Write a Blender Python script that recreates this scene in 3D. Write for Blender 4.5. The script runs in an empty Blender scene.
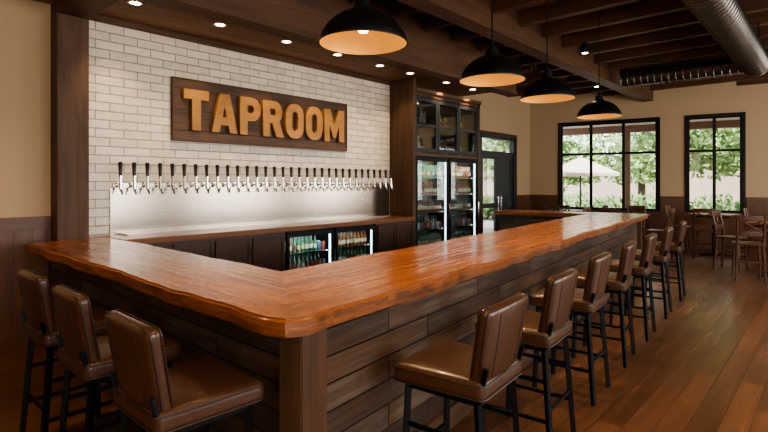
import bpy, bmesh, math, random
from mathutils import Vector, Matrix, noise
random.seed(7)
S = bpy.context.scene
R = math.radians
COL = S.collection
try:
    S.view_settings.view_transform = 'AgX'; S.view_settings.look = 'AgX - Medium High Contrast'
except Exception: pass

# ------------------------------------------------------------------ materials
def nodes(name):
    m = bpy.data.materials.new(name); m.use_nodes = True
    nt = m.node_tree
    return m, nt, nt.nodes['Principled BSDF']
def N(nt, t, **kw):
    n = nt.nodes.new(t)
    for k, v in kw.items():
        if k in n.inputs: n.inputs[k].default_value = v
        else: setattr(n, k, v)
    return n
def c4(c): return (c[0], c[1], c[2], 1)
def plain(name, c, rough=.5, metal=0, emis=None, es=0, bump=0, bs=60, spec=.5, coat=0):
    m, nt, b = nodes(name)
    b.inputs['Base Color'].default_value = c4(c)
    b.inputs['Roughness'].default_value = rough
    b.inputs['Metallic'].default_value = metal
    b.inputs['Specular IOR Level'].default_value = spec
    b.inputs['Coat Weight'].default_value = coat
    if emis:
        b.inputs['Emission Color'].default_value = c4(emis)
        b.inputs['Emission Strength'].default_value = es
    tc = N(nt, 'ShaderNodeTexCoord')
    nz = N(nt, 'ShaderNodeTexNoise', Scale=bs, Detail=4.0)
    nt.links.new(tc.outputs['Object'], nz.inputs['Vector'])
    mr = N(nt, 'ShaderNodeMapRange')
    mr.inputs['To Min'].default_value = max(.02, rough - .06); mr.inputs['To Max'].default_value = rough + .06
    nt.links.new(nz.outputs['Fac'], mr.inputs['Value'])
    nt.links.new(mr.outputs['Result'], b.inputs['Roughness'])
    if bump:
        bp = N(nt, 'ShaderNodeBump', Strength=bump, Distance=.01)
        nt.links.new(nz.outputs['Fac'], bp.inputs['Height'])
        nt.links.new(bp.outputs['Normal'], b.inputs['Normal'])
    return m
def wood(name, c1, c2, rough=.45, sl=1.2, sc=16, plank=None, pv=(.55, 1.15), bump=.25, coat=0, gap=.004, ramp=(.32, .68), spec=.5, grey=None, gs=(2.2, 2.2), gmax=.75):
    m, nt, b = nodes(name); L = nt.links
    tc = N(nt, 'ShaderNodeTexCoord')
    vec = tc.outputs['UV']
    bt = None
    if plank:
        bt = N(nt, 'ShaderNodeTexBrick')
        bt.inputs['Scale'].default_value = 1; bt.inputs['Mortar Size'].default_value = gap
        bt.inputs['Mortar Smooth'].default_value = .3
        bt.inputs['Brick Width'].default_value = plank[0]; bt.inputs['Row Height'].default_value = plank[1]
        bt.inputs['Color1'].default_value = (0, 0, 0, 1); bt.inputs['Color2'].default_value = (1, 1, 1, 1)
        bt.inputs['Mortar'].default_value = (.5, .5, .5, 1); bt.offset = .37; bt.offset_frequency = 2
        L.new(vec, bt.inputs['Vector'])
        sx = N(nt, 'ShaderNodeVectorMath', operation='SCALE'); sx.inputs['Scale'].default_value = 7.3
        L.new(bt.outputs['Color'], sx.inputs[0])
        ad = N(nt, 'ShaderNodeVectorMath', operation='ADD')
        L.new(vec, ad.inputs[0]); L.new(sx.outputs[0], ad.inputs[1]); gvec = ad.outputs[0]
    else: gvec = vec
    mp = N(nt, 'ShaderNodeMapping'); mp.inputs['Scale'].default_value = (sl, sc, sc)
    L.new(gvec, mp.inputs['Vector'])
    n1 = N(nt, 'ShaderNodeTexNoise', Scale=1.0, Detail=7.0, Roughness=.62, Distortion=.7)
    L.new(mp.outputs[0], n1.inputs['Vector'])
    mp2 = N(nt, 'ShaderNodeMapping'); mp2.inputs['Scale'].default_value = (sl * .5, sc * .18, sc * .18)
    L.new(gvec, mp2.inputs['Vector'])
    n2 = N(nt, 'ShaderNodeTexNoise', Scale=1.0, Detail=3.0, Distortion=1.5)
    L.new(mp2.outputs[0], n2.inputs['Vector'])
    mx = N(nt, 'ShaderNodeMath', operation='MULTIPLY_ADD'); mx.inputs[1].default_value = .6
    ml = N(nt, 'ShaderNodeMath', operation='MULTIPLY'); ml.inputs[1].default_value = .4
    L.new(n2.outputs['Fac'], ml.inputs[0]); L.new(n1.outputs['Fac'], mx.inputs[0]); L.new(ml.outputs[0], mx.inputs[2])
    cr = N(nt, 'ShaderNodeValToRGB')
    cr.color_ramp.elements[0].position = ramp[0]; cr.color_ramp.elements[0].color = c4(c2)
    cr.color_ramp.elements[1].position = ramp[1]; cr.color_ramp.elements[1].color = c4(c1)
    L.new(mx.outputs[0], cr.inputs['Fac'])
    col = cr.outputs['Color']; h = mx.outputs[0]
    if grey:
        mp3 = N(nt, 'ShaderNodeMapping'); mp3.inputs['Scale'].default_value = (gs[0], gs[1], gs[1]); L.new(gvec, mp3.inputs['Vector'])
        n3 = N(nt, 'ShaderNodeTexNoise', Scale=1.0, Detail=5.0, Distortion=.8); L.new(mp3.outputs[0], n3.inputs['Vector'])
        m3 = N(nt, 'ShaderNodeMapRange'); m3.inputs['From Min'].default_value = .45; m3.inputs['From Max'].default_value = .65; m3.inputs['To Max'].default_value = gmax
        L.new(n3.outputs['Fac'], m3.inputs['Value'])
        gm = N(nt, 'ShaderNodeVectorMath', operation='SCALE'); gm.inputs[0].default_value = grey
        m4 = N(nt, 'ShaderNodeMapRange'); m4.inputs['From Min'].default_value = .3; m4.inputs['From Max'].default_value = .7; m4.inputs['To Min'].default_value = .35; m4.inputs['To Max'].default_value = 1.2
        L.new(n1.outputs['Fac'], m4.inputs['Value']); L.new(m4.outputs[0], gm.inputs['Scale'])
        g2 = N(nt, 'ShaderNodeMix', data_type='RGBA'); L.new(m3.outputs[0], g2.inputs['Factor']); L.new(col, g2.inputs['A']); L.new(gm.outputs[0], g2.inputs['B'])
        col = g2.outputs['Result']
    if bt:
        mr = N(nt, 'ShaderNodeMapRange'); mr.inputs['To Min'].default_value = pv[0]; mr.inputs['To Max'].default_value = pv[1]
        L.new(bt.outputs['Color'], mr.inputs['Value'])
        mm = N(nt, 'ShaderNodeVectorMath', operation='SCALE')
        L.new(col, mm.inputs[0]); L.new(mr.outputs['Result'], mm.inputs['Scale'])
        mg = N(nt, 'ShaderNodeMix', data_type='RGBA')
        L.new(bt.outputs['Fac'], mg.inputs['Factor']); L.new(mm.outputs[0], mg.inputs['A'])
        mg.inputs['B'].default_value = c4([x * .25 for x in c2])
        col = mg.outputs['Result']
        hs = N(nt, 'ShaderNodeMath', operation='MULTIPLY_ADD'); hs.inputs[1].default_value = -1.5
        L.new(bt.outputs['Fac'], hs.inputs[0]); L.new(mx.outputs[0], hs.inputs[2]); h = hs.outputs[0]
    L.new(col, b.inputs['Base Color'])
    rr = N(nt, 'ShaderNodeMapRange'); rr.inputs['To Min'].default_value = rough + .1; rr.inputs['To Max'].default_value = max(.05, rough - .1)
    L.new(n1.outputs['Fac'], rr.inputs['Value']); L.new(rr.outputs['Result'], b.inputs['Roughness'])
    bp = N(nt, 'ShaderNodeBump', Strength=bump, Distance=.006)
    L.new(h, bp.inputs['Height']); L.new(bp.outputs['Normal'], b.inputs['Normal'])
    b.inputs['Coat Weight'].default_value = coat; b.inputs['Coat Roughness'].default_value = .12
    b.inputs['Specular IOR Level'].default_value = spec
    return m
def brickmat():
    m, nt, b = nodes('white_glazed_brick'); L = nt.links
    tc = N(nt, 'ShaderNodeTexCoord')
    bt = N(nt, 'ShaderNodeTexBrick'); bt.offset = .5
    for k, v in (('Scale', 1), ('Mortar Size', .006), ('Mortar Smooth', .4), ('Brick Width', .30), ('Row Height', .098)): bt.inputs[k].default_value = v
    bt.inputs['Color1'].default_value = (.84, .76, .64, 1); bt.inputs['Color2'].default_value = (.72, .63, .51, 1)
    bt.inputs['Mortar'].default_value = (.45, .38, .29, 1)
    L.new(tc.outputs['UV'], bt.inputs['Vector'])
    nz = N(nt, 'ShaderNodeTexNoise', Scale=11.0, Detail=6.0); L.new(tc.outputs['UV'], nz.inputs['Vector'])
    hs = N(nt, 'ShaderNodeMapRange'); hs.inputs['To Min'].default_value = .8; hs.inputs['To Max'].default_value = 1.12
    L.new(nz.outputs['Fac'], hs.inputs['Value'])
    sc = N(nt, 'ShaderNodeVectorMath', operation='SCALE'); L.new(bt.outputs['Color'], sc.inputs[0]); L.new(hs.outputs[0], sc.inputs['Scale'])
    L.new(sc.outputs[0], b.inputs['Base Color'])
    b.inputs['Roughness'].default_value = .26
    h = N(nt, 'ShaderNodeMath', operation='MULTIPLY_ADD'); h.inputs[1].default_value = -1
    ms = N(nt, 'ShaderNodeMath', operation='MULTIPLY'); ms.inputs[1].default_value = .8
    rb = N(nt, 'ShaderNodeMath', operation='ADD'); rbs = N(nt, 'ShaderNodeMath', operation='MULTIPLY'); rbs.inputs[1].default_value = .7
    L.new(bt.outputs['Color'], rbs.inputs[0])
    L.new(nz.outputs['Fac'], ms.inputs[0]); L.new(ms.outputs[0], rb.inputs[0]); L.new(rbs.outputs[0], rb.inputs[1])
    L.new(bt.outputs['Fac'], h.inputs[0]); L.new(rb.outputs[0], h.inputs[2])
    bp = N(nt, 'ShaderNodeBump', Strength=.95, Distance=.02); L.new(h.outputs[0], bp.inputs['Height']); L.new(bp.outputs['Normal'], b.inputs['Normal'])
    return m
def glassmat(name, tint=(1, 1, 1), refl=.12):
    m, nt, b = nodes(name); nt.nodes.remove(b); L = nt.links
    o = nt.nodes['Material Output']
    t = N(nt, 'ShaderNodeBsdfTransparent'); t.inputs['Color'].default_value = c4(tint)
    g = N(nt, 'ShaderNodeBsdfGlossy', Roughness=.03)
    f = N(nt, 'ShaderNodeFresnel', IOR=1.45)
    mm = N(nt, 'ShaderNodeMath', operation='MULTIPLY'); mm.inputs[1].default_value = refl * 8
    L.new(f.outputs[0], mm.inputs[0])
    x = N(nt, 'ShaderNodeMixShader'); L.new(mm.outputs[0], x.inputs[0]); L.new(t.outputs[0], x.inputs[1]); L.new(g.outputs[0], x.inputs[2])
    L.new(x.outputs[0], o.inputs['Surface'])
    return m
def steelmat():
    m, nt, b = nodes('brushed_steel'); L = nt.links
    tc = N(nt, 'ShaderNodeTexCoord'); mp = N(nt, 'ShaderNodeMapping'); mp.inputs['Scale'].default_value = (1.5, 220, 220)
    L.new(tc.outputs['UV'], mp.inputs[0]); nz = N(nt, 'ShaderNodeTexNoise', Scale=1.0, Detail=3.0); L.new(mp.outputs[0], nz.inputs['Vector'])
    b.inputs['Base Color'].default_value = (.46, .40, .33, 1); b.inputs['Metallic'].default_value = 1
    mr = N(nt, 'ShaderNodeMapRange'); mr.inputs['To Min'].default_value = .14; mr.inputs['To Max'].default_value = .26
    L.new(nz.outputs['Fac'], mr.inputs['Value']); L.new(mr.outputs[0], b.inputs['Roughness'])
    bp = N(nt, 'ShaderNodeBump', Strength=.12, Distance=.002); L.new(nz.outputs['Fac'], bp.inputs['Height']); L.new(bp.outputs[0], b.inputs['Normal'])
    return m
def leafmat(name, c1, c2):
    m, nt, b = nodes(name); L = nt.links
    tc = N(nt, 'ShaderNodeTexCoord'); nz = N(nt, 'ShaderNodeTexNoise', Scale=3.0, Detail=5.0); L.new(tc.outputs['Object'], nz.inputs['Vector'])
    cr = N(nt, 'ShaderNodeValToRGB'); cr.color_ramp.elements[0].position = .35; cr.color_ramp.elements[1].position = .65
    cr.color_ramp.elements[0].color = c4(c1); cr.color_ramp.elements[1].color = c4(c2)
    L.new(nz.outputs['Fac'], cr.inputs[0]); L.new(cr.outputs[0], b.inputs['Base Color']); b.inputs['Roughness'].default_value = .6
    return m

M_BRICK = brickmat()
M_PLASTER = plain('tan_plaster', (.46, .33, .20), .85, bump=.15, bs=45)
M_BEAM = wood('beam_wood', (.135, .061, .027), (.045, .02, .009), .6, 1.2, 14)
M_COLUMN = wood('column_wood', (.125, .06, .029), (.038, .018, .009), .6, 1.0, 12, bump=.5)
M_DECK = wood('ceiling_deck_wood', (.20, .09, .038), (.08, .034, .015), .6, 1.0, 14, plank=(2.4, .14), pv=(.6, 1.2))
M_SOFFIT = wood('soffit_wood', (.28, .155, .075), (.17, .09, .042), .6, 1.0, 12, plank=(2.4, .18), pv=(.8, 1.1))
M_FLOOR = wood('floor_planks', (.195, .085, .04), (.085, .035, .016), .30, 1.0, 14, plank=(1.5, .16), pv=(.6, 1.15), bump=.2, gap=.0025)
M_RECLAIM = wood('reclaimed_planks', (.12, .064, .034), (.03, .016, .009), .7, 1.6, 24, plank=(1.15, .135), pv=(.35, 1.45), bump=1.0, gap=.005, grey=(.125, .095, .072))
M_SLAB = wood('bar_slab_wood', (.45, .15, .038), (.14, .038, .010), .28, 1.0, 20, bump=.05, coat=.3, ramp=(.30, .64), grey=(.22, .062, .017), gs=(.7, 5), gmax=.8)
M_EDGE = wood('slab_live_edge', (.30, .10, .03), (.08, .025, .009), .42, 2.5, 30, bump=.9, ramp=(.35, .62))
M_DARKTOP = wood('counter_wood', (.27, .10, .035), (.11, .038, .014), .32, 1, 14, bump=.06, coat=.2)
M_WAINS = wood('wainscot_wood', (.15, .062, .027), (.065, .026, .012), .42, 1, 16, bump=.15)
M_CAB = wood('cabinet_wood', (.09, .041, .02), (.034, .015, .008), .42, 1, 16, bump=.12)
M_SIGN = wood('sign_wood', (.135, .062, .029), (.04, .018, .009), .5, 1, 18, plank=(5, .26), pv=(.7, 1.2), bump=.6)
M_GOLD = wood('sign_letter_wood', (.47, .235, .055), (.27, .125, .027), .42, 2, 10, bump=.1)
M_TABLE = wood('table_wood', (.22, .09, .035), (.10, .04, .016), .3, 1, 14, bump=.08)
M_CHAIR = wood('chair_wood', (.12, .048, .019), (.05, .02, .01), .4, 1, 20, bump=.08)
M_LEATHER = plain('brown_leather', (.062, .026, .0135), .34, bump=.14, bs=130, coat=.15)
M_PIPING = plain('leather_piping', (.03, .013, .007), .45)
M_BLACK = plain('black_metal', (.012, .012, .013), .4, .6)
M_SHADE = plain('pendant_black', (.012, .011, .011), .32, .3)
M_SHADEIN = plain('pendant_gold_inner_glow', (.60, .28, .05), .40, .5, emis=(1, .46, .09), es=.5)  # gold lining; its emission paints the bulb's light onto the shade
M_BULB = plain('bulb_glow', (1, .8, .5), .4, emis=(1, .62, .28), es=14)
M_CAN = plain('downlight_glow', (1, .9, .7), .4, emis=(1, .82, .55), es=28)
M_CANRIM = plain('downlight_rim', (.7, .6, .45), .5)
M_STEEL = steelmat()
M_CHROME = plain('chrome', (.75, .72, .68), .15, 1)
M_HANDLE = plain('tap_handle_black', (.02, .015, .013), .3)
M_GLASS = glassmat('window_glass', (.96, .98, .97), .08)
M_CGLASS = glassmat('cooler_glass', (.92, .97, .98), .07)
M_COOLIN = plain('cooler_liner', (.22, .26, .27), .5)
M_COOLLIGHT = plain('cooler_light', (1, 1, 1), .5, emis=(.78, .93, 1), es=8)
M_WARMSTRIP = plain('shelf_light', (1, 1, 1), .5, emis=(1, .7, .4), es=4.0)
M_DUCT = plain('galvanised_duct', (.13, .118, .105), .30, .9)
M_B = [plain('bottle_amber', (.14, .05, .012), .12), plain('bottle_green', (.03, .10, .04), .12), plain('can_white', (.5, .5, .45), .3),
       plain('label_red', (.25, .05, .03), .5), plain('label_cream', (.5, .42, .27), .5), plain('can_blue', (.06, .11, .18), .3)]
M_DOOR = plain('door_dark_paint', (.022, .024, .028), .45)
M_PAVE = plain('patio_paving', (.5, .46, .41), .9, bump=.2, bs=6)
M_LEAF = leafmat('foliage', (.12, .22, .07), (.36, .46, .18))
M_LEAF2 = leafmat('hedge_foliage', (.08, .16, .05), (.24, .34, .12))
M_BARK = plain('bark', (.10, .07, .05), .9, bump=.5, bs=12)
M_PORCH = plain('porch_post_paint', (.20, .12, .09), .7)
M_FAC = plain('outside_facade', (.6, .48, .40), .9)
M_ROOFU = plain('porch_ceiling', (.55, .48, .40), .8)
M_CANVAS = plain('umbrella_canvas', (.62, .5, .4), .9)

# ------------------------------------------------------------------ builder
class MB:
    def __init__(s, M=None):
        s.V = []; s.F = []; s.U = []; s.MI = []; s.mats = []; s.M = M or Matrix()
    def mi(s, m):
        if m not in s.mats: s.mats.append(m)
        return s.mats.index(m)
    def add(s, bm, mat, grain=None, jitter=False, L=None, side=None):
        T = s.M @ L if L is not None else s.M
        bm.normal_update()
        base = len(s.V); i0 = s.mi(mat); i1 = s.mi(side) if side else i0
        bm.verts.index_update()
        for v in bm.verts: s.V.append(T @ v.co)
        off = (random.uniform(0, 9), random.uniform(0, 9)) if jitter else (0, 0)
        for f in bm.faces:
            n = f.normal
            if grain is not None:
                u = grain - n * grain.dot(n)
                if u.length < .3: u = Vector((0, 0, 1)).cross(n) if abs(n.z) < .7 else Vector((1, 0, 0))
            elif abs(n.z) > .7: u = Vector((1, 0, 0)) - n * n.x
            else: u = Vector((0, 0, 1)).cross(n)
            u = u.normalized(); v = n.cross(u)
            s.F.append([base + w.index for w in f.verts]); s.MI.append(i1 if abs(n.z) < .55 else i0)
            for w in f.verts: s.U.append((w.co.dot(u) + off[0], w.co.dot(v) + off[1]))
        bm.free()
    def box(s, c, d, mat, rz=0, bev=0, grain='auto', L=None, rot=None):
        bm = bmesh.new(); bmesh.ops.create_cube(bm, size=1)
        for v in bm.verts: v.co = Vector((v.co.x * d[0], v.co.y * d[1], v.co.z * d[2]))
        if bev: bmesh.ops.bevel(bm, geom=bm.edges[:], offset=bev, segments=2, affect='EDGES', clamp_overlap=True)
        g = None; jit = False
        if grain == 'auto':
            k = max(range(3), key=lambda i: d[i]); g = Vector([1 if i == k else 0 for i in range(3)]); jit = True
        elif grain is not None: g = Vector(grain)
        X = Matrix.Translation(Vector(c)) @ (rot if rot is not None else Matrix.Rotation(rz, 4, 'Z'))
        if L is not None: X = L @ X
        if grain is None:
            for v in bm.verts: v.co = X @ v.co
            X = Matrix()
        s.add(bm, mat, g, jit, X)
    def b2(s, a, b, mat, **k):
        s.box([(a[i] + b[i]) / 2 for i in range(3)], [abs(b[i] - a[i]) for i in range(3)], mat, **k)
    def prism(s, pts, z0, z1, mat, grain=None, bev=0):
        bm = bmesh.new()
        f = bm.faces.new([bm.verts.new((p[0], p[1], z0)) for p in pts])
        bm.normal_update()
        if f.normal.z > 0: f.normal_flip()
        r = bmesh.ops.extrude_face_region(bm, geom=[f])
        for v in r['geom']:
            if isinstance(v, bmesh.types.BMVert): v.co.z = z1
        bmesh.ops.recalc_face_normals(bm, faces=bm.faces[:])
        s.add(bm, mat, grain)
    def tube(s, pts, r, mat, n=10, cap=True, radii=None):
        pts = [Vector(p) for p in pts]; bm = bmesh.new(); rings = []
        up = None
        for i, p in enumerate(pts):
            t = (pts[min(i + 1, len(pts) - 1)] - pts[max(i - 1, 0)]).normalized()
            if up is None: up = Vector((0, 0, 1)) if abs(t.z) < .9 else Vector((1, 0, 0))
            a = (up - t * up.dot(t)).normalized(); b = t.cross(a); up = a
            rr = radii[i] if radii else r
            rings.append([bm.verts.new(p + (a * math.cos(2 * math.pi * (k + .5) / n) + b * math.sin(2 * math.pi * (k + .5) / n)) * rr) for k in range(n)])
        for A, B in zip(rings, rings[1:]):
            for k in range(n): bm.faces.new((A[k], A[(k + 1) % n], B[(k + 1) % n], B[k]))
        if cap: bm.faces.new(rings[0][::-1]); bm.faces.new(rings[-1])
        bmesh.ops.recalc_face_normals(bm, faces=bm.faces[:])
        s.add(bm, mat, (pts[-1] - pts[0]).normalized() if (pts[-1] - pts[0]).length > 0 else None)
    def lathe(s, prof, mat, c=(0, 0, 0), n=24, smooth=True):
        bm = bmesh.new(); rings = []
        for r, z in prof:
            rings.append([bm.verts.new((c[0] + r * math.cos(2 * math.pi * k / n), c[1] + r * math.sin(2 * math.pi * k / n), c[2] + z)) for k in range(n)] if r > 1e-5 else [bm.verts.new((c[0], c[1], c[2] + z))])
        for A, B in zip(rings, rings[1:]):
            for k in range(n):
                a = A[k % len(A)]; b = A[(k + 1) % len(A)]; d = B[k % len(B)]; e = B[(k + 1) % len(B)]
                vs = []
                for v in (a, b, e, d):
                    if v not in vs: vs.append(v)
                if len(vs) > 2: bm.faces.new(vs)
        s.add(bm, mat)
    def rbox(s, d, r, mat, L, fn=None, seg=3, cuts=8):
        def ax(h):
            h2 = h / 2; o = [-h2 + r * (1 - math.cos(i * math.pi / 2 / seg)) for i in range(seg)]
            mid = [-h2 + r + (h - 2 * r) * i / cuts for i in range(cuts + 1)] if h > 2 * r + 1e-4 else [0]
            return o + mid + [-x for x in reversed(o)]
        bm = bmesh.new(); A = [ax(x) for x in d]; cache = {}
        def gv(p):
            k = tuple(round(x, 6) for x in p)
            if k not in cache:
                p = Vector(p); core = Vector([max(-d[i] / 2 + r, min(d[i] / 2 - r, p[i])) for i in range(3)])
                q = p - core
                q = core + q.normalized() * r if q.length > 1e-6 else p
                cache[k] = bm.verts.new(fn(q) if fn else q)
            return cache[k]
        for i in range(3):
            j, k = (i + 1) % 3, (i + 2) % 3
            for sg in (-1, 1):
                for a0, a1 in zip(A[j], A[j][1:]):
                    for b0, b1 in zip(A[k], A[k][1:]):
                        def P(a, b):
                            p = [0, 0, 0]; p[i] = sg * d[i] / 2; p[j] = a; p[k] = b; return p
                        vs = [gv(P(a0, b0)), gv(P(a1, b0)), gv(P(a1, b1)), gv(P(a0, b1))]
                        if len(set(vs)) == 4:
                            try: bm.faces.new(vs if sg > 0 else vs[::-1])
                            except ValueError: pass
        s.add(bm, mat, None, False, L)
    def mesh(s, name):
        me = bpy.data.meshes.new(name); me.from_pydata([tuple(v) for v in s.V], [], s.F)
        for m in s.mats: me.materials.append(m)
        me.polygons.foreach_set('material_index', s.MI)
        uv = me.uv_layers.new(name='UVMap'); uv.data.foreach_set('uv', [x for t in s.U for x in t])
        me.polygons.foreach_set('use_smooth', [True] * len(s.F)); me.set_sharp_from_angle(angle=R(38))
        me.update(); return me
    def obj(s, name, parent=None):
        o = bpy.data.objects.new(name, s.mesh(name)); COL.objects.link(o)
        if parent: o.parent = parent
        return o
def inst(name, me, loc, rz=0):
    o = bpy.data.objects.new(name, me); COL.objects.link(o); o.location = loc; o.rotation_euler = (0, 0, rz); return o
def wall_open(mb, L, H, th, ops, mat, y=0):
    xs = sorted({0, L, *[o[0] for o in ops], *[o[1] for o in ops]})
    for a, b in zip(xs, xs[1:]):
        zz = [(o[2], o[3]) for o in ops if o[0] <= a + 1e-6 and o[1] >= b - 1e-6]
        if not zz: mb.b2((a, y, 0), (b, y + th, H), mat, grain=None); continue
        z0, z1 = zz[0]
        if z0 > 0.01: mb.b2((a, y, 0), (b, y + th, z0), mat, grain=None)
        if z1 < H: mb.b2((a, y, z1), (b, y + th, H), mat, grain=None)

ZC = 4.2; ZS = 3.5
FO = Vector((11.62, .64, 0)); FR = math.atan2(-.982, .19)
FM = Matrix.Translation(FO) @ Matrix.Rotation(FR, 4, 'Z')

# ------------------------------------------------------------------ room shell
m = MB(); m.prism([(-5, .1), (6.95, .1), (6.95, .64), (11.62, .64), (13.49, -9), (-5, -9)], -.12, 0, M_FLOOR, grain=Vector((1, .0, 0))); m.obj('floor')
m = MB(); m.prism([(-5, .1), (6.95, .1), (6.95, .64), (11.62, .64), (13.49, -9), (-5, -9)], ZC, ZC + .12, M_DECK, grain=Vector((1, 0, 0))); m.obj('ceiling')
m = MB(); m.b2((-.42, 0.004, 0), (4.9, .1, ZC), M_BRICK, grain=None); m.obj('wall_back')
m = MB(); m.b2((-5, 0.004, 0), (-.42, .1, ZC), M_PLASTER, grain=None); m.obj('wall_back_left')
m = MB(); m.b2((4.9, 0.004, 0), (6.95, .1, ZC), M_PLASTER, grain=None); m.obj('wall_back_right')
m = MB(); m.b2((6.85, .1, 0), (6.95, .74, ZC), M_PLASTER, grain=None); m.obj('wall_return')
DX0, DX1, DZ = 8.85, 10.7, 2.9
m = MB(); m.b2((6.95, .64, 0), (DX0 - .002, .76, ZC), M_PLASTER, grain=None); m.obj('wall_side_a')
m = MB(); m.b2((DX1 + .002, .64, 0), (11.67, .76, ZC), M_PLASTER, grain=None); m.obj('wall_side_b')
m = MB(); m.b2((DX0 - .002, .64, DZ + .002), (DX1 + .002, .76, ZC), M_PLASTER, grain=None); m.obj('wall_side_header')
W = [(.85, 3.29), (3.93, 5.08), (5.75, 6.9), (7.55, 8.7)]
WZ0, WZ1 = .92, 3.3
m = MB(FM); wall_open(m, 9.82, ZC, .18, [(a, b, WZ0, WZ1) for a, b in W], M_PLASTER); m.obj('wall_far')
RW = [(1.5, 4.5), (6, 9), (10.5, 13.5), (15, 17.5)]
m = MB(Matrix.Translation((-5, -9.15, 0))); wall_open(m, 18.5, ZC, .15, [(a, b, .9, 3.2) for a, b in RW], M_PLASTER); m.obj('wall_right')
m = MB(); m.b2((-5.12, -9, 0), (-5, .1, ZC), M_PLASTER, grain=None); m.obj('wall_near')

# soffit over back bar
m = MB(); m.b2((-5, -1.1, ZS), (6.95, 0, ZS + .05), M_SOFFIT, grain=(1, 0, 0)); m.b2((6.85, -1.1, ZS + .05), (6.95, 0, ZC), M_BEAM, grain=(1, 0, 0)); m.obj('ceiling_soffit')
m = MB(); m.b2((-5, -1.32, 3.42), (7.0, -1.1, ZC), M_BEAM); m.b2((-5, -1.34, 3.40), (7.02, -1.08, 3.46), M_COLUMN); m.obj('trim_soffit_beam')
m = MB(); m.b2((-.28, -.05, 3.43), (4.71, 0, ZS), M_BEAM); m.obj('trim_brick_head')
m = MB(); m.b2((-.57, -1.08, 3.36), (-.28, -.24, ZS), M_BEAM); m.obj('trim_cross_beam')
m = MB()
x = -4.6
while x < 12.8:
    m.b2((x, -8.98, 3.99), (x + .12, -1.34, ZC), M_BEAM); x += .78
for x in (7.6, 8.9, 10.2, 11.1): m.b2((x, -1.34, 3.99), (x + .12, .62, ZC), M_BEAM)
m.obj('ceiling_joists')
m = MB(); m.b2((-4.9, -2.52, 3.76), (12.1, -2.26, ZC), M_BEAM); m.obj('ceiling_beam')
m = MB(); m.b2((-4.9, -6.6, 3.76), (12.9, -6.34, ZC), M_BEAM); m.obj('ceiling_beam')

m = MB(); m.b2((-.57, -.23, 0), (-.28, 0, ZS), M_COLUMN, bev=.008); m.obj('timber_column')

def wains(mb, a, b, top=1.31, cap=True):
    mb.b2((a, -.02, .0), (b, 0, top - .02), M_WAINS)
    mb.b2((a, -.04, 0), (b, 0, .16), M_WAINS, bev=.004)
    if cap: mb.b2((a, -.05, top - .035), (b, 0, top), M_WAINS, bev=.006); mb.b2((a, -.035, top - .13), (b, 0, top - .035), M_WAINS)
    n = max(1, round((b - a) / .16)); w = (b - a) / n
    for i in range(n):
        mb.b2((a + i * w + .006, -.028, .16), (a + (i + 1) * w - .006, -.02, top - .13 if cap else top - .02), M_WAINS, bev=.003)
m = MB(); wains(m, -4.98, -.58); m.obj('trim_wainscot_left')
m = MB(Matrix.Translation((0, .64, 0))); wains(m, 6.97, DX0 - .1); wains(m, DX1 + .1, 11.6); m.obj('trim_wainscot_side')
m = MB(FM); e = 0
for a, b in W: wains(m, e + .03, a - .06); wains(m, a - .06, b + .06, .88, False); e = b + .03
wains(m, e + .03, 9.8); m.obj('trim_wainscot_far')

def window(name, a, b, cols, Mx=FM, z0=WZ0, z1=WZ1, zt=2.45):
    m = MB(Mx); t = .06
    m.b2((a, .02, z0), (a + t, .12, z1), M_BLACK); m.b2((b - t, .02, z0), (b, .12, z1), M_BLACK)
    m.b2((a, .02, z1 - t), (b, .12, z1), M_BLACK); m.b2((a, .02, z0), (b, .12, z0 + t), M_BLACK)
    for i in range(1, cols): x = a + (b - a) * i / cols; m.b2((x - .035, .03, z0 + t), (x + .035, .11, z1 - t), M_BLACK)
    m.b2((a + t, .04, zt - .03), (b - t, .10, zt + .03), M_BLACK)
    m.b2((a + t, .068, z0 + t), (b - t, .074, z1 - t), M_GLASS)
    m.b2((a - .05, -.02, z0 - .04), (a, .0, z1 + .05), M_BLACK); m.b2((b, -.02, z0 - .04), (b + .05, 0, z1 + .05), M_BLACK)
    m.b2((a, -.02, z1), (b, 0, z1 + .05), M_BLACK); m.b2((a - .08, -.07, z0 - .045), (b + .08, .02, z0), M_WAINS, bev=.005)
    m.obj(name)
window('window_1', *W[0], 3); window('window_2', *W[1], 2); window('window_3', *W[2], 2); window('window_4', *W[3], 2)

a, b = DX0, DX1
TM = Matrix.Translation((0, .64, 0))
m = MB(TM); m.b2((a - .06, -.035, 0), (a, -.0, DZ + .06), M_CAB); m.b2((b, -.035, 0), (b + .06, 0, DZ + .06), M_CAB); m.b2((a - .06, -.035, DZ), (b + .06, 0, DZ + .08), M_CAB); m.obj('trim_door_casing')
m = MB(TM)
for q in ((a, a + .09), (b - .09, b)): m.b2((q[0], -.02, 0), (q[1], .12, DZ), M_DOOR)
m.b2((a, -.02, DZ - .09), (b, .12, DZ), M_DOOR)
mid = (a + b) / 2
for k, (l, r) in enumerate(((a + .09, mid - .005), (mid + .005, b - .09))):
    for q in ((l, l + .11), (r - .11, r)): m.b2((q[0], .02, .02), (q[1], .07, DZ - .5), M_DOOR)
    for z in ((.02, .32), (1.0, 1.12), (2.28, 2.40)): m.b2((l + .11, .02, z[0]), (r - .11, .07, z[1]), M_DOOR)
    if k == 0: m.b2((l + .11, .04, .32), (r - .11, .046, 2.28), M_GLASS)
    else: m.b2((l + .11, .035, .32), (r - .11, .06, 2.28), M_DOOR)
m.b2((a + .09, -.0, DZ - .5), (b - .09, .1, DZ - .42), M_DOOR); m.b2((a + .09, .05, DZ - .42), (b - .09, .056, DZ - .09), M_GLASS)
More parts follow.
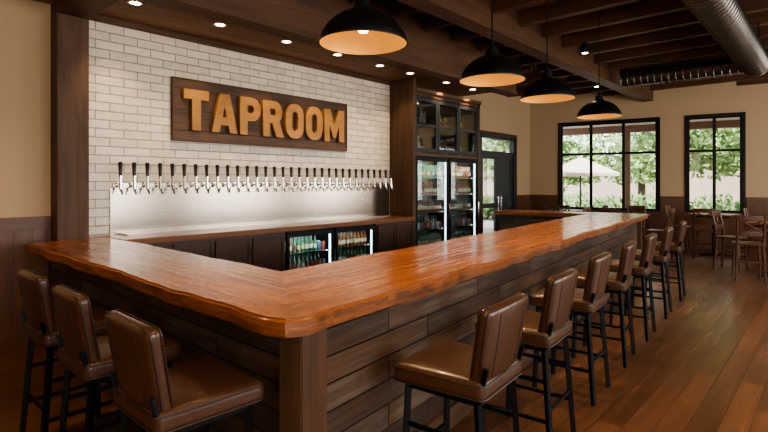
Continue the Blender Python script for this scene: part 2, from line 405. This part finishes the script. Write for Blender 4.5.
m.tube([(mid - .07, -.05, .95), (mid - .07, -.05, 1.3)], .012, M_CHROME); m.tube([(mid + .07, -.05, .95), (mid + .07, -.05, 1.3)], .012, M_CHROME)
for s_ in (-.07, .07):
    for z in (.98, 1.27): m.tube([(mid + s_, -.05, z), (mid + s_, .03, z)], .008, M_CHROME)
m.obj('door_1')

# ------------------------------------------------------------------ bar top (live edge)
VD = Vector((.9945, .105))
outline = [(-.83, -.245), (-.83, -4.20), (-.79, -4.30), (-.70, -4.345), (8.10, -3.42), (8.18, -3.33), (7.88, -.62), (7.24, -.68), (7.46, -2.52), (-.09, -3.32), (-.09, -.245)]
live = [1, 0, 0, 1, 0, 1, 0, 1, 1, 1, 0]
pts = []
for i, p in enumerate(outline):
    q = outline[(i + 1) % len(outline)]; p = Vector(p); q = Vector(q); d = q - p; n = Vector((d.y, -d.x)).normalized()
    k = max(1, int(d.length / .06)) if live[i] else 1
    for j in range(k):
        t = j / k; w = p + d * t
        if live[i] and 0 < j < k:
            fade = min(1, j / 3, (k - j) / 3)
            w = w + n * fade * (.034 * noise.noise(Vector((w.x * 1.4, w.y * 1.4, 3))) + .022 * noise.noise(Vector((w.x * 4.5, w.y * 4.5, 9))))
        pts.append(w)
bm = bmesh.new(); f = bm.faces.new([bm.verts.new((p.x, p.y, .985)) for p in pts]); bm.normal_update()
if f.normal.z > 0: f.normal_flip()
r = bmesh.ops.extrude_face_region(bm, geom=[f])
for v in r['geom']:
    if isinstance(v, bmesh.types.BMVert): v.co.z = 1.07
bmesh.ops.recalc_face_normals(bm, faces=bm.faces[:])
rim = [e for e in bm.edges if abs(e.verts[0].co.z - e.verts[1].co.z) < 1e-5]
bmesh.ops.bevel(bm, geom=rim, offset=.014, segments=3, affect='EDGES', clamp_overlap=True)
def bis(p, q):
    d = Vector((q[0] - p[0], q[1] - p[1], 0)); n = Vector((d.y, -d.x, 0)).normalized()
    bmesh.ops.bisect_plane(bm, geom=bm.verts[:] + bm.edges[:] + bm.faces[:], plane_co=Vector((p[0], p[1], 0)), plane_no=n, dist=1e-5)
bis((-.09, -3.32), (-.80, -4.34)); bis((7.46, -2.52), (8.16, -3.40))
bmesh.ops.triangulate(bm, faces=[f for f in bm.faces if len(f.verts) > 4])
mb = MB(); groups = [[], [], []]
for f in bm.faces:
    c = f.calc_center_median()
    short = (c.x < -.0 and (c.y - (-3.32)) > (c.x + .09) * (1.02 / .71))
    ret = (c.x > 7.2 and (c.y + 2.52) > -(c.x - 7.46) * (.88 / .70))
    groups[0 if short else 2 if ret else 1].append(f)
for gi, g in enumerate(groups):
    b2 = bmesh.new(); vm = {}
    for f in g:
        for v in f.verts:
            if v not in vm: vm[v] = b2.verts.new(v.co)
        b2.faces.new([vm[v] for v in f.verts])
    mb.add(b2, M_SLAB, Vector((0, 1, 0)) if gi != 1 else Vector((VD.x, VD.y, 0)), side=M_EDGE)
bm.free()
slab = mb.obj('bar_countertop')

# bar base
ang = math.atan2(.105, .9945)
m = MB()
m.prism([(-.63, -.26), (-.63, -4.23), (-.4, -4.205), (-.16, -3.44), (-.16, -.26)], .0, .984, M_RECLAIM)
m.prism([(-.4, -4.205), (7.99, -3.28), (7.70, -.75), (7.32, -.78), (7.53, -2.64), (-.16, -3.44)], .0, .984, M_RECLAIM)
m.box((-.60, -4.185, .492), (.17, .15, .984), M_COLUMN, rz=ang, bev=.006, grain=(0, 0, 1))
m.box((7.95, -3.29, .492), (.12, .12, .984), M_COLUMN, rz=ang, bev=.006, grain=(0, 0, 1))
m.box((3.7, -3.768, .07), (8.45, .03, .14), M_COLUMN, rz=math.atan2(.925, 8.39))
m.box((-.642, -2.2, .07), (.025, 3.9, .14), M_COLUMN)
m.obj('bar_base')

# ------------------------------------------------------------------ back counter
def panel_door(m, x0, x1, z0, z1, y, mat=M_CAB):
    m.b2((x0, y - .02, z0), (x1, y, z1), mat, bev=.003)
    w = .055
    m.b2((x0, y - .03, z0), (x0 + w, y - .018, z1), mat, bev=.002); m.b2((x1 - w, y - .03, z0), (x1, y - .018, z1), mat, bev=.002)
    m.b2((x0 + w, y - .03, z0), (x1 - w, y - .018, z0 + w), mat, bev=.002); m.b2((x0 + w, y - .03, z1 - w), (x1 - w, y - .018, z1), mat, bev=.002)
    m.tube([(x1 - .03, y - .05, z1 - .22), (x1 - .03, y - .05, z1 - .1)], .006, M_CHROME, n=6)
m = MB()
m.b2((-.27, -.24, .98), (-.08, -.0, 1.065), M_DARKTOP)
m.b2((-.08, -.62, 1.0), (4.70, -.0, 1.065), M_DARKTOP, bev=.008)
m.b2((-.08, -.56, 0), (1.98, -.02, 1.0), M_CAB)
m.b2((3.76, -.56, 0), (4.69, -.02, 1.0), M_CAB)
m.b2((1.98, -.06, 0), (3.76, -.02, 1.0), M_CAB)
m.b2((1.98, -.52, 0), (3.76, -.06, .1), M_CAB)
for i in range(4): panel_door(m, -.06 + i * .51, -.06 + (i + 1) * .51 - .015, .12, .96, -.56)
for i in range(2): panel_door(m, 3.78 + i * .455, 3.78 + (i + 1) * .455 - .015, .12, .96, -.56)
m.obj('back_counter')

def bottle(m, x, y, z, h, mat, lab):
    r = h * .125
    m.lathe([(0, 0), (r, 0), (r, h * .2)], mat, (x, y, z), 8)
    m.lathe([(r * 1.02, h * .2), (r * 1.02, h * .48)], lab, (x, y, z), 8)
    m.lathe([(r, h * .48), (r, h * .6), (r * .42, h * .78), (r * .36, h), (0, h)], mat, (x, y, z), 8)
def can(m, x, y, z, mat):
    m.lathe([(0, 0), (.03, 0), (.033, .01), (.033, .11), (.027, .122), (0, .12)], mat, (x, y, z), 8)
def area(loc, power, sx, sy, color, target, name='lamp_area'):
    l = bpy.data.lights.new('area', 'AREA'); l.shape = 'RECTANGLE'; l.size = sx; l.size_y = sy; l.energy = power; l.color = color
    o = bpy.data.objects.new(name, l); COL.objects.link(o); o.location = loc
    o.rotation_euler = (Vector(target) - Vector(loc)).to_track_quat('-Z', 'Y').to_euler(); return o
def cooler(name, x0, x1, yb, yf, z0, z1, doors, shelves, pw):
    m = MB(); t = .03
    m.b2((x0, yb - .02, z0), (x1, yb, z1), M_COOLIN); m.b2((x0, yf, z0), (x0 + t, yb, z1), M_BLACK); m.b2((x1 - t, yf, z0), (x1, yb, z1), M_BLACK)
    m.b2((x0, yf, z1 - .05), (x1, yb, z1), M_BLACK); m.b2((x0, yf, z0), (x1, yb, z0 + .06), M_BLACK)
    dw = (x1 - x0) / doors
    for d in range(doors):
        a = x0 + d * dw + .004; b = a + dw - .008; f = .045; y = yf - .035
        m.b2((a, y, z0 + .02), (a + f, yf - .002, z1 - .01), M_BLACK, bev=.003); m.b2((b - f, y, z0 + .02), (b, yf - .002, z1 - .01), M_BLACK, bev=.003)
        m.b2((a + f, y, z0 + .02), (b - f, yf - .002, z0 + .09), M_BLACK); m.b2((a + f, y, z1 - .07), (b - f, yf - .002, z1 - .01), M_BLACK)
        m.b2((a + f, y + .015, z0 + .09), (b - f, y + .02, z1 - .07), M_CGLASS)
        m.tube([(b - .02, y - .03, (z0 + z1) / 2 - .15), (b - .02, y - .03, (z0 + z1) / 2 + .15)], .008, M_CHROME, n=6)
        m.b2((a + f - .005, yf + .005, z0 + .1), (a + f + .008, yf + .025, z1 - .08), M_COOLLIGHT)
        m.b2((b - f - .008, yf + .005, z0 + .1), (b - f + .005, yf + .025, z1 - .08), M_COOLLIGHT)
    h = (z1 - z0 - .12) / shelves
    for s_ in range(shelves):
        z = z0 + .062 + s_ * h
        if s_: m.b2((x0 + t, yf + .05, z - .012), (x1 - t, yb - .02, z), M_CHROME)
        for row in (yf + .11, yf + .21):
            x = x0 + .08; k = random.randrange(3)
            while x < x1 - .07:
                if random.random() < .12: k = random.randrange(3)
                hh = min(.24, h * .85)
                if (s_ + k) % 3 == 2: can(m, x, row, z, M_B[random.choice([2, 5, 3])])
                else: bottle(m, x, row, z, hh, M_B[(s_ + k) % 2], M_B[random.choice([2, 4, 4, 3])])
                x += .075
    m.obj(name)
    c = (x0 + x1) / 2
    area((c, yf + .03, z1 - .06), pw, (x1 - x0) * .85, .03, (.85, .95, 1), (c, yf + .25, z0), 'cooler_lamp')
cooler('under_counter_cooler', 2.0, 2.86, -.07, -.54, .11, .985, 1, 3, 4)
cooler('under_counter_cooler', 2.88, 3.74, -.07, -.54, .11, .985, 1, 3, 4)
cooler('upright_beverage_cooler', 4.82, 5.83, -.03, -.5, .1, 2.12, 1, 6, 18)
cooler('upright_beverage_cooler', 5.85, 6.86, -.03, -.5, .1, 2.12, 1, 6, 18)

m = MB()
m.b2((4.715, -.55, 0), (4.80, 0, ZS - .001), M_COLUMN, bev=.004); m.b2((6.87, -.53, 0), (6.95, -.0, 3.3), M_CAB, bev=.004)
m.b2((4.8, -.5, 0), (6.87, -.02, .09), M_CAB); m.b2((4.8, -.52, 2.13), (6.87, -.02, 2.2), M_CAB); m.b2((4.8, -.53, 3.2), (6.95, -.02, 3.3), M_CAB)
m.b2((4.8, -.03, 2.2), (6.87, -.01, 3.2), M_CAB)
m.b2((4.8, -.56, 3.27), (6.97, -.0, 3.34), M_COLUMN, bev=.01)
m.b2((4.8, -.45, 2.72), (6.87, -.03, 2.74), M_CAB)
dw = 2.07 / 3
for i in range(3):
    a = 4.8 + i * dw + .005; b = a + dw - .01; f = .06
    for q in ((a, a + f), (b - f, b)): m.b2((q[0], -.52, 2.21), (q[1], -.49, 3.19), M_DOOR, bev=.003)
    for q in ((2.21, 2.28), (2.67, 2.71), (3.12, 3.19)): m.b2((a + f, -.52, q[0]), (b - f, -.49, q[1]), M_DOOR)
    m.b2((a + f, -.508, 2.28), (b - f, -.502, 3.12), M_CGLASS)
    m.b2((a, -.49, 2.2), (a + .015, -.03, 3.2), M_CAB)
m.b2((4.82, -.06, 3.17), (6.85, -.04, 3.19), M_WARMSTRIP)
for z in (2.2, 2.74):
    x = 4.9
    while x < 6.8:
        bottle(m, x, -.2, z, random.choice([.26, .3, .33]), random.choice(M_B[:2] + [M_B[4]]), random.choice(M_B[2:5])); x += .1
m.obj('back_bar_cabinet')

# ------------------------------------------------------------------ taps
m = MB(); m.b2((0.0, -.016, 1.066), (4.69, -.0, 1.595), M_STEEL, grain=(1, 0, 0))
m.obj('steel_backsplash')
m = MB(); nt_ = 32
for i in range(nt_):
    x = .07 + i * (4.56 / (nt_ - 1)); z = 1.60
    m.tube([(x, -.02, z + .03), (x, -.04, z + .03)], .030, M_CHROME, n=12)
    m.tube([(x, -.0, z + .03), (x, -.12, z + .03)], .015, M_CHROME, n=8)
    m.tube([(x, -.12, z + .06), (x, -.122, z + .0), (x, -.135, z - .045)], .013, M_CHROME, n=8, radii=[.021, .021, .012])
    m.tube([(x, -.128, z - .01), (x, -.165, z - .075)], .011, M_CHROME, n=8)
    m.tube([(x, -.12, z + .055), (x, -.118, z + .14)], .012, M_CHROME, n=8)
    m.tube([(x, -.118, z + .13), (x, -.116, z + .16), (x, -.112, z + .27), (x, -.111, z + .285)], .014, M_HANDLE, n=8, radii=[.016, .019, .025, .017])
    m.tube([(x, -.118, z + .105), (x, -.118, z + .13)], .021, M_CHROME, n=8)
m.b2((.02, -.06, 1.597), (4.68, -.0, 1.65), M_STEEL, bev=.008)
m.obj('beer_tap_row')
m = MB(); m.b2((.1, -.24, 1.0655), (4.6, -.03, 1.085), M_STEEL, bev=.004)
m.obj('drip_tray')

# ------------------------------------------------------------------ sign
m = MB(); m.b2((.69, -.04, 2.17), (3.61, 0, 2.95), M_SIGN, grain=(1, 0, 0))
for q in (((.69, -.055, 2.17), (3.61, -.04, 2.19)), ((.69, -.055, 2.93), (3.61, -.04, 2.95)), ((.69, -.055, 2.19), (.71, -.04, 2.93)), ((3.59, -.055, 2.19), (3.61, -.04, 2.93))): m.b2(q[0], q[1], M_COLUMN, bev=.003)
sign = m.obj('taproom_sign')
def arc(cx, cy, rx, ry, a0, a1, n=10): return [(cx + rx * math.cos(R(a0 + (a1 - a0) * i / n)), cy + ry * math.sin(R(a0 + (a1 - a0) * i / n))) for i in range(n + 1)]
def rr(x0, y0, x1, y1, r, n=7):
    return arc(x1 - r, y1 - r, r, r, 0, 90, n) + arc(x0 + r, y1 - r, r, r, 90, 180, n) + arc(x0 + r, y0 + r, r, r, 180, 270, n) + arc(x1 - r, y0 + r, r, r, 270, 360, n)
G = {
 'T': (.84, [[(0, 1), (0, .77), (.28, .77), (.28, 0), (.56, 0), (.56, .77), (.84, .77), (.84, 1)]]),
 'A': (.94, [[(0, 0), (.30, 1), (.64, 1), (.94, 0), (.67, 0), (.62, .19), (.32, .19), (.27, 0)], [(.375, .39), (.565, .39), (.47, .76)]]),
 'P': (.82, [[(0, 0), (0, 1)] + arc(.50, .69, .32, .31, 90, -90) + [(.28, .38), (.28, 0)], [(.28, .80)] + arc(.46, .69, .09, .11, 90, -90) + [(.28, .58)]]),
 'R': (.88, [[(0, 0), (0, 1)] + arc(.50, .70, .32, .30, 90, -55) + [(.88, 0), (.58, 0), (.40, .38), (.28, .38), (.28, 0)], [(.28, .80)] + arc(.46, .70, .09, .10, 90, -90) + [(.28, .60)]]),
 'O': (.84, [rr(0, 0, .84, 1, .36, 10), rr(.27, .21, .57, .79, .145)]),
 'M': (1.06, [[(0, 0), (0, 1), (.30, 1), (.53, .48), (.76, 1), (1.06, 1), (1.06, 0), (.80, 0), (.80, .58), (.60, .12), (.46, .12), (.26, .58), (.26, 0)]]),
}
cu = bpy.data.curves.new('lettering', 'CURVE'); cu.dimensions = '2D'; cu.fill_mode = 'BOTH'; cu.extrude = .028; cu.bevel_depth = .005
tot = sum(G[c][0] for c in 'TAPROOM') + 6 * .12; sx = 2.68 / tot; sy = .50; x = 0
for ch in 'TAPROOM':
    for lp in G[ch][1]:
        sp = cu.splines.new('POLY'); sp.points.add(len(lp) - 1); sp.use_cyclic_u = True
        for i, p in enumerate(lp): sp.points[i].co = ((x + p[0]) * sx, p[1] * sy, 0, 1)
    x += G[ch][0] + .12
tmp = bpy.data.objects.new('tmp', cu); COL.objects.link(tmp)
dg = bpy.context.evaluated_depsgraph_get(); me = bpy.data.meshes.new_from_object(tmp.evaluated_get(dg))
bpy.data.objects.remove(tmp); me.materials.clear(); me.materials.append(M_GOLD)
for l in list(me.uv_layers): me.uv_layers.remove(l)
uv = me.uv_layers.new(name='UVMap')
for lp in me.loops: co = me.vertices[lp.vertex_index].co; uv.data[lp.index].uv = (co.x, co.y)
lt = bpy.data.objects.new('lettering', me); COL.objects.link(lt); lt.rotation_euler = (R(90), 0, 0); lt.location = (.81, -.07, 2.31); lt.parent = sign

# ------------------------------------------------------------------ lights
def spot(loc, power, ang, blend=.6, color=(1, .70, .40), size=.04, target=None):
    l = bpy.data.lights.new('spot', 'SPOT'); l.energy = power; l.spot_size = R(ang); l.spot_blend = blend; l.color = color; l.shadow_soft_size = size
    o = bpy.data.objects.new('lamp_spot', l); COL.objects.link(o); o.location = loc
    if target: o.rotation_euler = (Vector(target) - Vector(loc)).to_track_quat('-Z', 'Y').to_euler()
    return o
can_m = MB(); can_m.lathe([(.055, -.006), (.08, -.006), (.08, 0)], M_CANRIM, n=20); can_m.lathe([(0, -.003), (.055, -.003)], M_CAN, n=20); cme = can_m.mesh('recessed_downlight')
for x in (.0, .95, 1.9, 2.8, 3.7, 4.45, 5.5, 6.4):
    inst('recessed_downlight', cme, (x, -.7, ZS))
    spot((x, -.7, ZS - .02), 66, 72, .9, color=(1, .72, .43), target=(x, -.10, 2.0))
pm = MB()
prof = [(.30, 0), (.302, .012), (.285, .06), (.25, .115), (.20, .165), (.145, .20), (.10, .218), (.07, .225), (.066, .25), (.055, .255), (.05, .30), (.03, .31), (.025, .345), (0, .35)]
pm.lathe(prof, M_SHADE, n=40)
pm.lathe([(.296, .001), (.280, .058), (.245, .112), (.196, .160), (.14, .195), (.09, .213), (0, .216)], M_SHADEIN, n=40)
pm.lathe([(.296, 0), (.302, 0)], M_SHADE, n=40)
pm.lathe([(0, .07), (.03, .078), (.042, .10), (.038, .13), (.02, .15), (.02, .21)], M_BULB, n=16)
pm.tube([(0, 0, .34), (0, 0, ZC - 2.6 - .03)], .007, M_BLACK, n=8)
pm.lathe([(0, ZC - 2.6 - .06), (.06, ZC - 2.6 - .05), (.065, ZC - 2.6 - .002)], M_BLACK, n=20)
pme = pm.mesh('pendant_lamp')
for (x, y) in ((.35, -3.64), (2.03, -3.66), (3.35, -3.60), (5.3, -3.5)):
    inst('pendant_lamp', pme, (x, y, 2.6)); spot((x, y, 2.66), 105, 115, .8, color=(1, .68, .37), target=(x, y, 0), size=.05)
tm = MB(); tm.tube([(0, 0, 0), (0, 0, -.16)], .055, M_BLACK, n=20); tm.lathe([(0, -.161), (.045, -.161)], M_CAN, n=20); tm.tube([(0, 0, 0), (0, 0, .01)], .03, M_BLACK, n=12); tme = tm.mesh('ceiling_fill_can')
for (x, y, pw) in ((-1.6, -5.4, 110), (1.2, -5.6, 100), (4.2, -5.6, 90), (7.0, -6.0, 80), (9.8, -2.0, 65), (9.6, -4.4, 80), (9.9, -6.0, 70), (-2.2, -1.9, 170), (6.6, -2.9, 70)):  # cans added as general warm fill over the aisle, bar and tables
    jx = -4.6 + round((x + 4.6) / .78) * .78 + .06
    inst('ceiling_fill_can', tme, (jx, y, 3.985)); spot((jx, y, 3.81), pw, 120, .8, target=(jx, y, 0), size=.1)

# ------------------------------------------------------------------ duct
def duct(m, p0, p1, r, n=28):
    p0 = Vector(p0); p1 = Vector(p1); L = (p1 - p0).length; k = int(L / .12); pts = []; rad = []
    for i in range(k):
        for t, q in ((0, r), (.08, r + .012), (.16, r)):
            pts.append(p0 + (p1 - p0) * ((i + t) / k)); rad.append(q)
    pts.append(p1); rad.append(r); m.tube(pts, r, M_DUCT, n=n, radii=rad)
m = MB(); duct(m, (-1, -4.96, 3.76), (9.0, -4.96, 3.76), .21); duct(m, (8.85, -2.75, 3.78), (8.85, -6.3, 3.78), .16)
for x in (1, 4, 7): m.tube([(x, -5.18, 3.76), (x, -5.18, 4.0)], .008, M_BLACK, n=6); m.tube([(x, -4.74, 3.76), (x, -4.74, 4.0)], .008, M_BLACK, n=6)
m.obj('ventilation_duct')

# ------------------------------------------------------------------ bar stool (front +Y)
def stool_mesh():
    m = MB()
    def seatfn(q):
        z = q.z + (.014 * (1 - (q.x / .23) ** 2) * (1 - (q.y / .23) ** 2) if q.z > 0 else 0)
        return Vector((q.x * (1 + .05 * q.y / .23), q.y, z))
    m.rbox((.48, .48, .10), .034, M_LEATHER, Matrix.Translation((0, .01, .72)), seatfn)
    w = .241; d = .241
    for zz in (.69, .75):
        loop = [(p[0] * (1 + .05 * p[1] / .23), p[1] + .01, zz) for p in rr(-w, -d, w, d, .034, 4)]
        m.tube(loop + [loop[0]], .0045, M_PIPING, n=6, cap=False)
    bw, bh, bt = .44, .40, .065
    def backfn(q):
        s_ = 1 + .06 * q.z / .2
        return Vector((q.x * s_, q.y + .35 * q.x * q.x + .10 * q.z * q.z - .006, q.z + (-.25 * q.x * q.x if q.z > .1 else 0)))
    LB = Matrix.Translation((0, -.215, .905)) @ Matrix.Rotation(R(10), 4, 'X')
    m.rbox((bw, bt, bh), .028, M_LEATHER, LB, backfn)
    def P(x, y, z): return LB @ backfn(Vector((x, y, z)))
    for y in (-bt / 2 - .000, bt / 2 + .000):
        for xx in (-.13, .13): m.tube([P(xx, y, -.17 + i * .034) for i in range(11)], .003, M_PIPING, n=5)
        lp = [P(p[0], y * .62, p[1]) for p in rr(-bw / 2 + .001, -bh / 2 + .001, bw / 2 - .001, bh / 2 - .001, .03, 4)]
        m.tube(lp + [lp[0]], .004, M_PIPING, n=5, cap=False)
    t = .030
    def leg(a, b, tt=t):
        a = Vector(a); b = Vector(b); d = b - a; q = d.to_track_quat('Z', 'Y').to_matrix().to_4x4()
        m.box((a + b) / 2, (tt, tt, d.length), M_BLACK, rot=q, bev=.003)
    for sx in (-1, 1):
        leg((sx * .19, .19, .67), (sx * .215, .215, .0)); leg((sx * .19, -.185, .67), (sx * .215, -.235, .0))
        leg((sx * .198, -.19, .66), (sx * .204, -.236, .83), .020)
        leg((sx * .197, .197, .47), (sx * .198, -.205, .47), .02)
        leg((sx * .206, .206, .24), (sx * .206, -.215, .24), .02)
        leg((sx * .19, .19, .66), (sx * .19, -.185, .66), .025)
    leg((-.205, .208, .30), (.205, .208, .30), .026); leg((-.20, -.212, .30), (.20, -.212, .30), .02)
    leg((-.19, .19, .66), (.19, .19, .66), .025); leg((-.19, -.185, .66), (.19, -.185, .66), .025)
    return m.mesh('bar_stool')
sme = stool_mesh()
for y in (-2.37, -3.11, -3.90): inst('bar_stool', sme, (-1.03, y, 0), R(-90) + random.uniform(-.03, .03))
for al, pe in ((.72, .38), (1.62, .38), (2.60, .38), (3.56, .41), (4.52, .45), (5.60, .49), (6.80, .53)):
    inst('bar_stool', sme, (-.72 + al * .9945 + pe * .105, -4.34 + al * .105 - pe * .9945, 0), ang + random.uniform(-.03, .03))

# ------------------------------------------------------------------ dining furniture
def table_mesh():
    m = MB(); m.box((0, 0, .93), (.85, .85, .04), M_TABLE, bev=.008)
    m.box((0, 0, .895), (.7, .7, .03), M_BLACK); m.tube([(0, 0, .03), (0, 0, .89)], .04, M_BLACK, n=16)
    m.box((0, 0, .02), (.6, .08, .03), M_BLACK, bev=.005, rz=R(45)); m.box((0, 0, .022), (.6, .08, .03), M_BLACK, bev=.005, rz=R(-45)); return m.mesh('dining_table')
def chair_mesh():
    m = MB()
    m.rbox((.42, .42, .035), .015, M_CHAIR, Matrix.Translation((0, 0, .62)), None, 2, 3)
    for sx in (-1, 1):
        m.tube([(sx * .17, .17, .61), (sx * .20, .20, 0)], .018, M_CHAIR, n=8, radii=[.021, .017])
        m.tube([(sx * .20, -.22, 0), (sx * .18, -.18, .55), (sx * .185, -.20, .8), (sx * .19, -.26, 1.10)], .018, M_CHAIR, n=8, radii=[.018, .025, .024, .02])
        m.tube([(sx * .187, .19, .25), (sx * .19, -.20, .25)], .012, M_CHAIR, n=6)
        m.tube([(sx * .18, .18, .42), (sx * .18, -.19, .42)], .012, M_CHAIR, n=6)
    m.tube([(-.19, .185, .32), (.19, .185, .32)], .013, M_CHAIR, n=6); m.tube([(-.18, -.195, .32), (.18, -.195, .32)], .012, M_CHAIR, n=6)
    for z, y in ((1.06, -.25), (.80, -.20)):
        m.rbox((.38, .018, .09), .008, M_CHAIR, Matrix.Translation((0, y, z)), lambda q: Vector((q.x, q.y - .02 + .5 * q.x * q.x, q.z)), 2, 6)
    for sx in (-1, 1): m.tube([(sx * .15, -.215, .83), (-sx * .15, -.262, 1.03)], .014, M_CHAIR, n=6)
    return m.mesh('dining_chair')
tme_, cme_ = table_mesh(), chair_mesh()
for (tx, ty, ch) in ((9.15, -5.25, [(-.72, .35, -75), (.25, .72, 170), (.72, -.1, 90), (0, -.75, 0)]), (9.9, -2.45, [(-.72, 0, -90), (0, -.72, 0), (.72, 0, 90)]),
                     (10.75, -.8, [(-.7, 0, -90), (0, -.72, 5)]), (11.35, -3.95, [(-.70, .05, -85), (0, .7, 180)]), (11.0, -6.9, [(-.7, 0, -90), (0, .7, 180)]),
                     (11.1, -5.5, [(-.7, -.05, -95), (.0, .7, 180)]), (9.0, -1.0, [(-.0, -.72, 0), (.72, 0, 90)])):
    inst('dining_table', tme_, (tx, ty, 0), R(-6))
    for dx, dy, rz in ch: inst('dining_chair', cme_, (tx + dx, ty + dy, 0), R(rz))

# ------------------------------------------------------------------ outside
m = MB(); m.b2((7, -28, -.3), (45, 25, -.13), M_PAVE, grain=None); m.obj('patio_ground')
m = MB(FM)
for t in (2.35, 5.35, 8.3): m.b2((t - .09, 2.2, -.13), (t + .09, 2.38, 3.2), M_PORCH)
m.b2((-1, 2.15, 3.2), (11, 2.45, 3.4), M_PORCH); m.b2((-1, .2, 3.4), (11, 2.6, 3.46), M_ROOFU)
m.b2((-1, 2.26, .75), (11, 2.32, .8), M_BLACK)
for i in range(80): m.b2((-.95 + i * .15, 2.28, .0), (-.93 + i * .15, 2.30, .76), M_BLACK)
m.b2((-1, 2.26, -.0), (11, 2.32, .04), M_BLACK)
m.obj('porch_structure')
for (t, o_) in ((1.7, 1.15), (4.4, 1.2), (6.5, 1.2)):
    p = FM @ Vector((t, o_, -.13)); inst('patio_table', tme_, p, R(10))
    for dx, dy, rz in ((-.05, .7, 180), (.0, -.7, 0)): inst('patio_chair', cme_, (p.x + dx, p.y + dy, -.13), R(rz))
um = MB(); um.tube([(0, 0, -.13), (0, 0, 2.55)], .03, M_BLACK, n=10); um.lathe([(1.35, 2.0), (.7, 2.3), (0, 2.6)], M_CANVAS, n=8); um.lathe([(1.35, 1.9), (1.35, 2.0)], M_CANVAS, n=8)
um.lathe([(0, -.13), (.28, -.13), (.28, -.06), (0, -.05)], M_BLACK, n=16); um.lathe([(0, .70), (.5, .70), (.5, .74), (0, .74)], M_TABLE, n=20); ume = um.mesh('patio_umbrella')
for t, o_ in ((.6, 4.6), (6.6, 4.8)): inst('patio_umbrella', ume, FM @ Vector((t, o_, 0)))
def leaves(name, blobs, mat, n, sz=.12):
    V = []; F = []
    for (cx, cy, cz, rx, ry, rz_) in blobs:
        for i in range(n):
            d = Vector((random.gauss(0, 1), random.gauss(0, 1), random.gauss(0, 1))).normalized() * (random.random() ** .4)
            c = Vector((cx + d.x * rx, cy + d.y * ry, cz + d.z * rz_))
            a = Vector((random.gauss(0, 1), random.gauss(0, 1), random.gauss(0, 1))).normalized(); b = a.orthogonal().normalized()
            s_ = sz * random.uniform(.6, 1.3); k = len(V)
            V += [c - a * s_, c + b * s_ * .5, c + a * s_, c - b * s_ * .5]; F.append((k, k + 1, k + 2, k + 3))
    me = bpy.data.meshes.new(name); me.from_pydata([tuple(v) for v in V], [], F); me.materials.append(mat)
    return me
hed = [(19.2 + random.uniform(-.3, .3), y, .45, .8, .9, .65 + random.random() * .25) for y in [-16 + i * 1.2 for i in range(22)]]
inst('garden_hedge', leaves('garden_hedge', hed, M_LEAF2, 500, .13), (0, 0, 0))
for i, (tx, ty, s_) in enumerate(((23, 4.5, 1), (24, -.5, 1.1), (22.5, -5, .9), (25, -9.5, 1.1), (27, 9, 1.2), (24, -14, 1), (14, 9.5, 1), (20, 11, 1), (28, 2, 1.2), (28, -3, 1.2), (28, -7, 1.2))):
    mb = MB(); mb.tube([(0, 0, -.15), (.05, .03, 1.2), (-.04, .08, 2.6), (.1, 0, 4.2)], .16, M_BARK, n=10, radii=[.2, .16, .13, .06])
    o = mb.obj('garden_tree'); o.location = (tx, ty, 0); o.scale = (s_,) * 3
    bl = [(random.uniform(-1.5, 1.5), random.uniform(-1.5, 1.5), random.uniform(2.1, 5.0), 1.3, 1.3, .9) for _ in range(9)]
    f = bpy.data.objects.new('foliage', leaves('foliage', bl, M_LEAF, 330, .17)); COL.objects.link(f); f.parent = o
m = MB(); m.b2((34, -28, -.13), (35, 24, 3.0), M_FAC); m.obj('neighbour_building')

# ------------------------------------------------------------------ lighting
sun = bpy.data.lights.new('sun', 'SUN'); sun.energy = 12; sun.angle = R(2); sun.color = (1, .94, .85)
so = bpy.data.objects.new('sun', sun); COL.objects.link(so); so.rotation_euler = (R(30), R(-28), R(10))
w = bpy.data.worlds.new('World'); S.world = w; w.use_nodes = True; nt = w.node_tree
bg = nt.nodes['Background']
sky = nt.nodes.new('ShaderNodeTexSky'); sky.sky_type = 'HOSEK_WILKIE'; sky.turbidity = 4; sky.sun_direction = (-.3, -.5, .75)
mx = nt.nodes.new('ShaderNodeMix'); mx.data_type = 'RGBA'; mx.inputs['Factor'].default_value = .7; mx.inputs['B'].default_value = (.92, .95, 1, 1)
nt.links.new(sky.outputs[0], mx.inputs['A']); nt.links.new(mx.outputs['Result'], bg.inputs['Color']); bg.inputs['Strength'].default_value = 5.5
day = (1, .91, .80)
for a, b in RW:
    cx = -5 + (a + b) / 2; area((cx, -9.25, 2.05), 105, b - a, 2.3, day, (cx, 0, 1.4), 'daylight_fill_right')  # added area lamps outside the unseen openings, filling in for daylight
area((-4.8, -5.5, 2.4), 85, 3.2, 2.2, (1, .80, .58), (1, -3.5, 1.2), 'near_fill')  # added warm fill before the solid near wall, no window behind it

# ------------------------------------------------------------------ camera
cam = bpy.data.cameras.new('camera'); cam.sensor_width = 36; cam.lens = 36 * 500 / 768; cam.shift_y = -33 / 768; cam.clip_start = .05
co = bpy.data.objects.new('camera', cam); COL.objects.link(co); co.location = (-2.08, -6.04, 1.65); co.rotation_euler = (R(90), 0, math.atan2(-.74, .6725))
S.camera = co
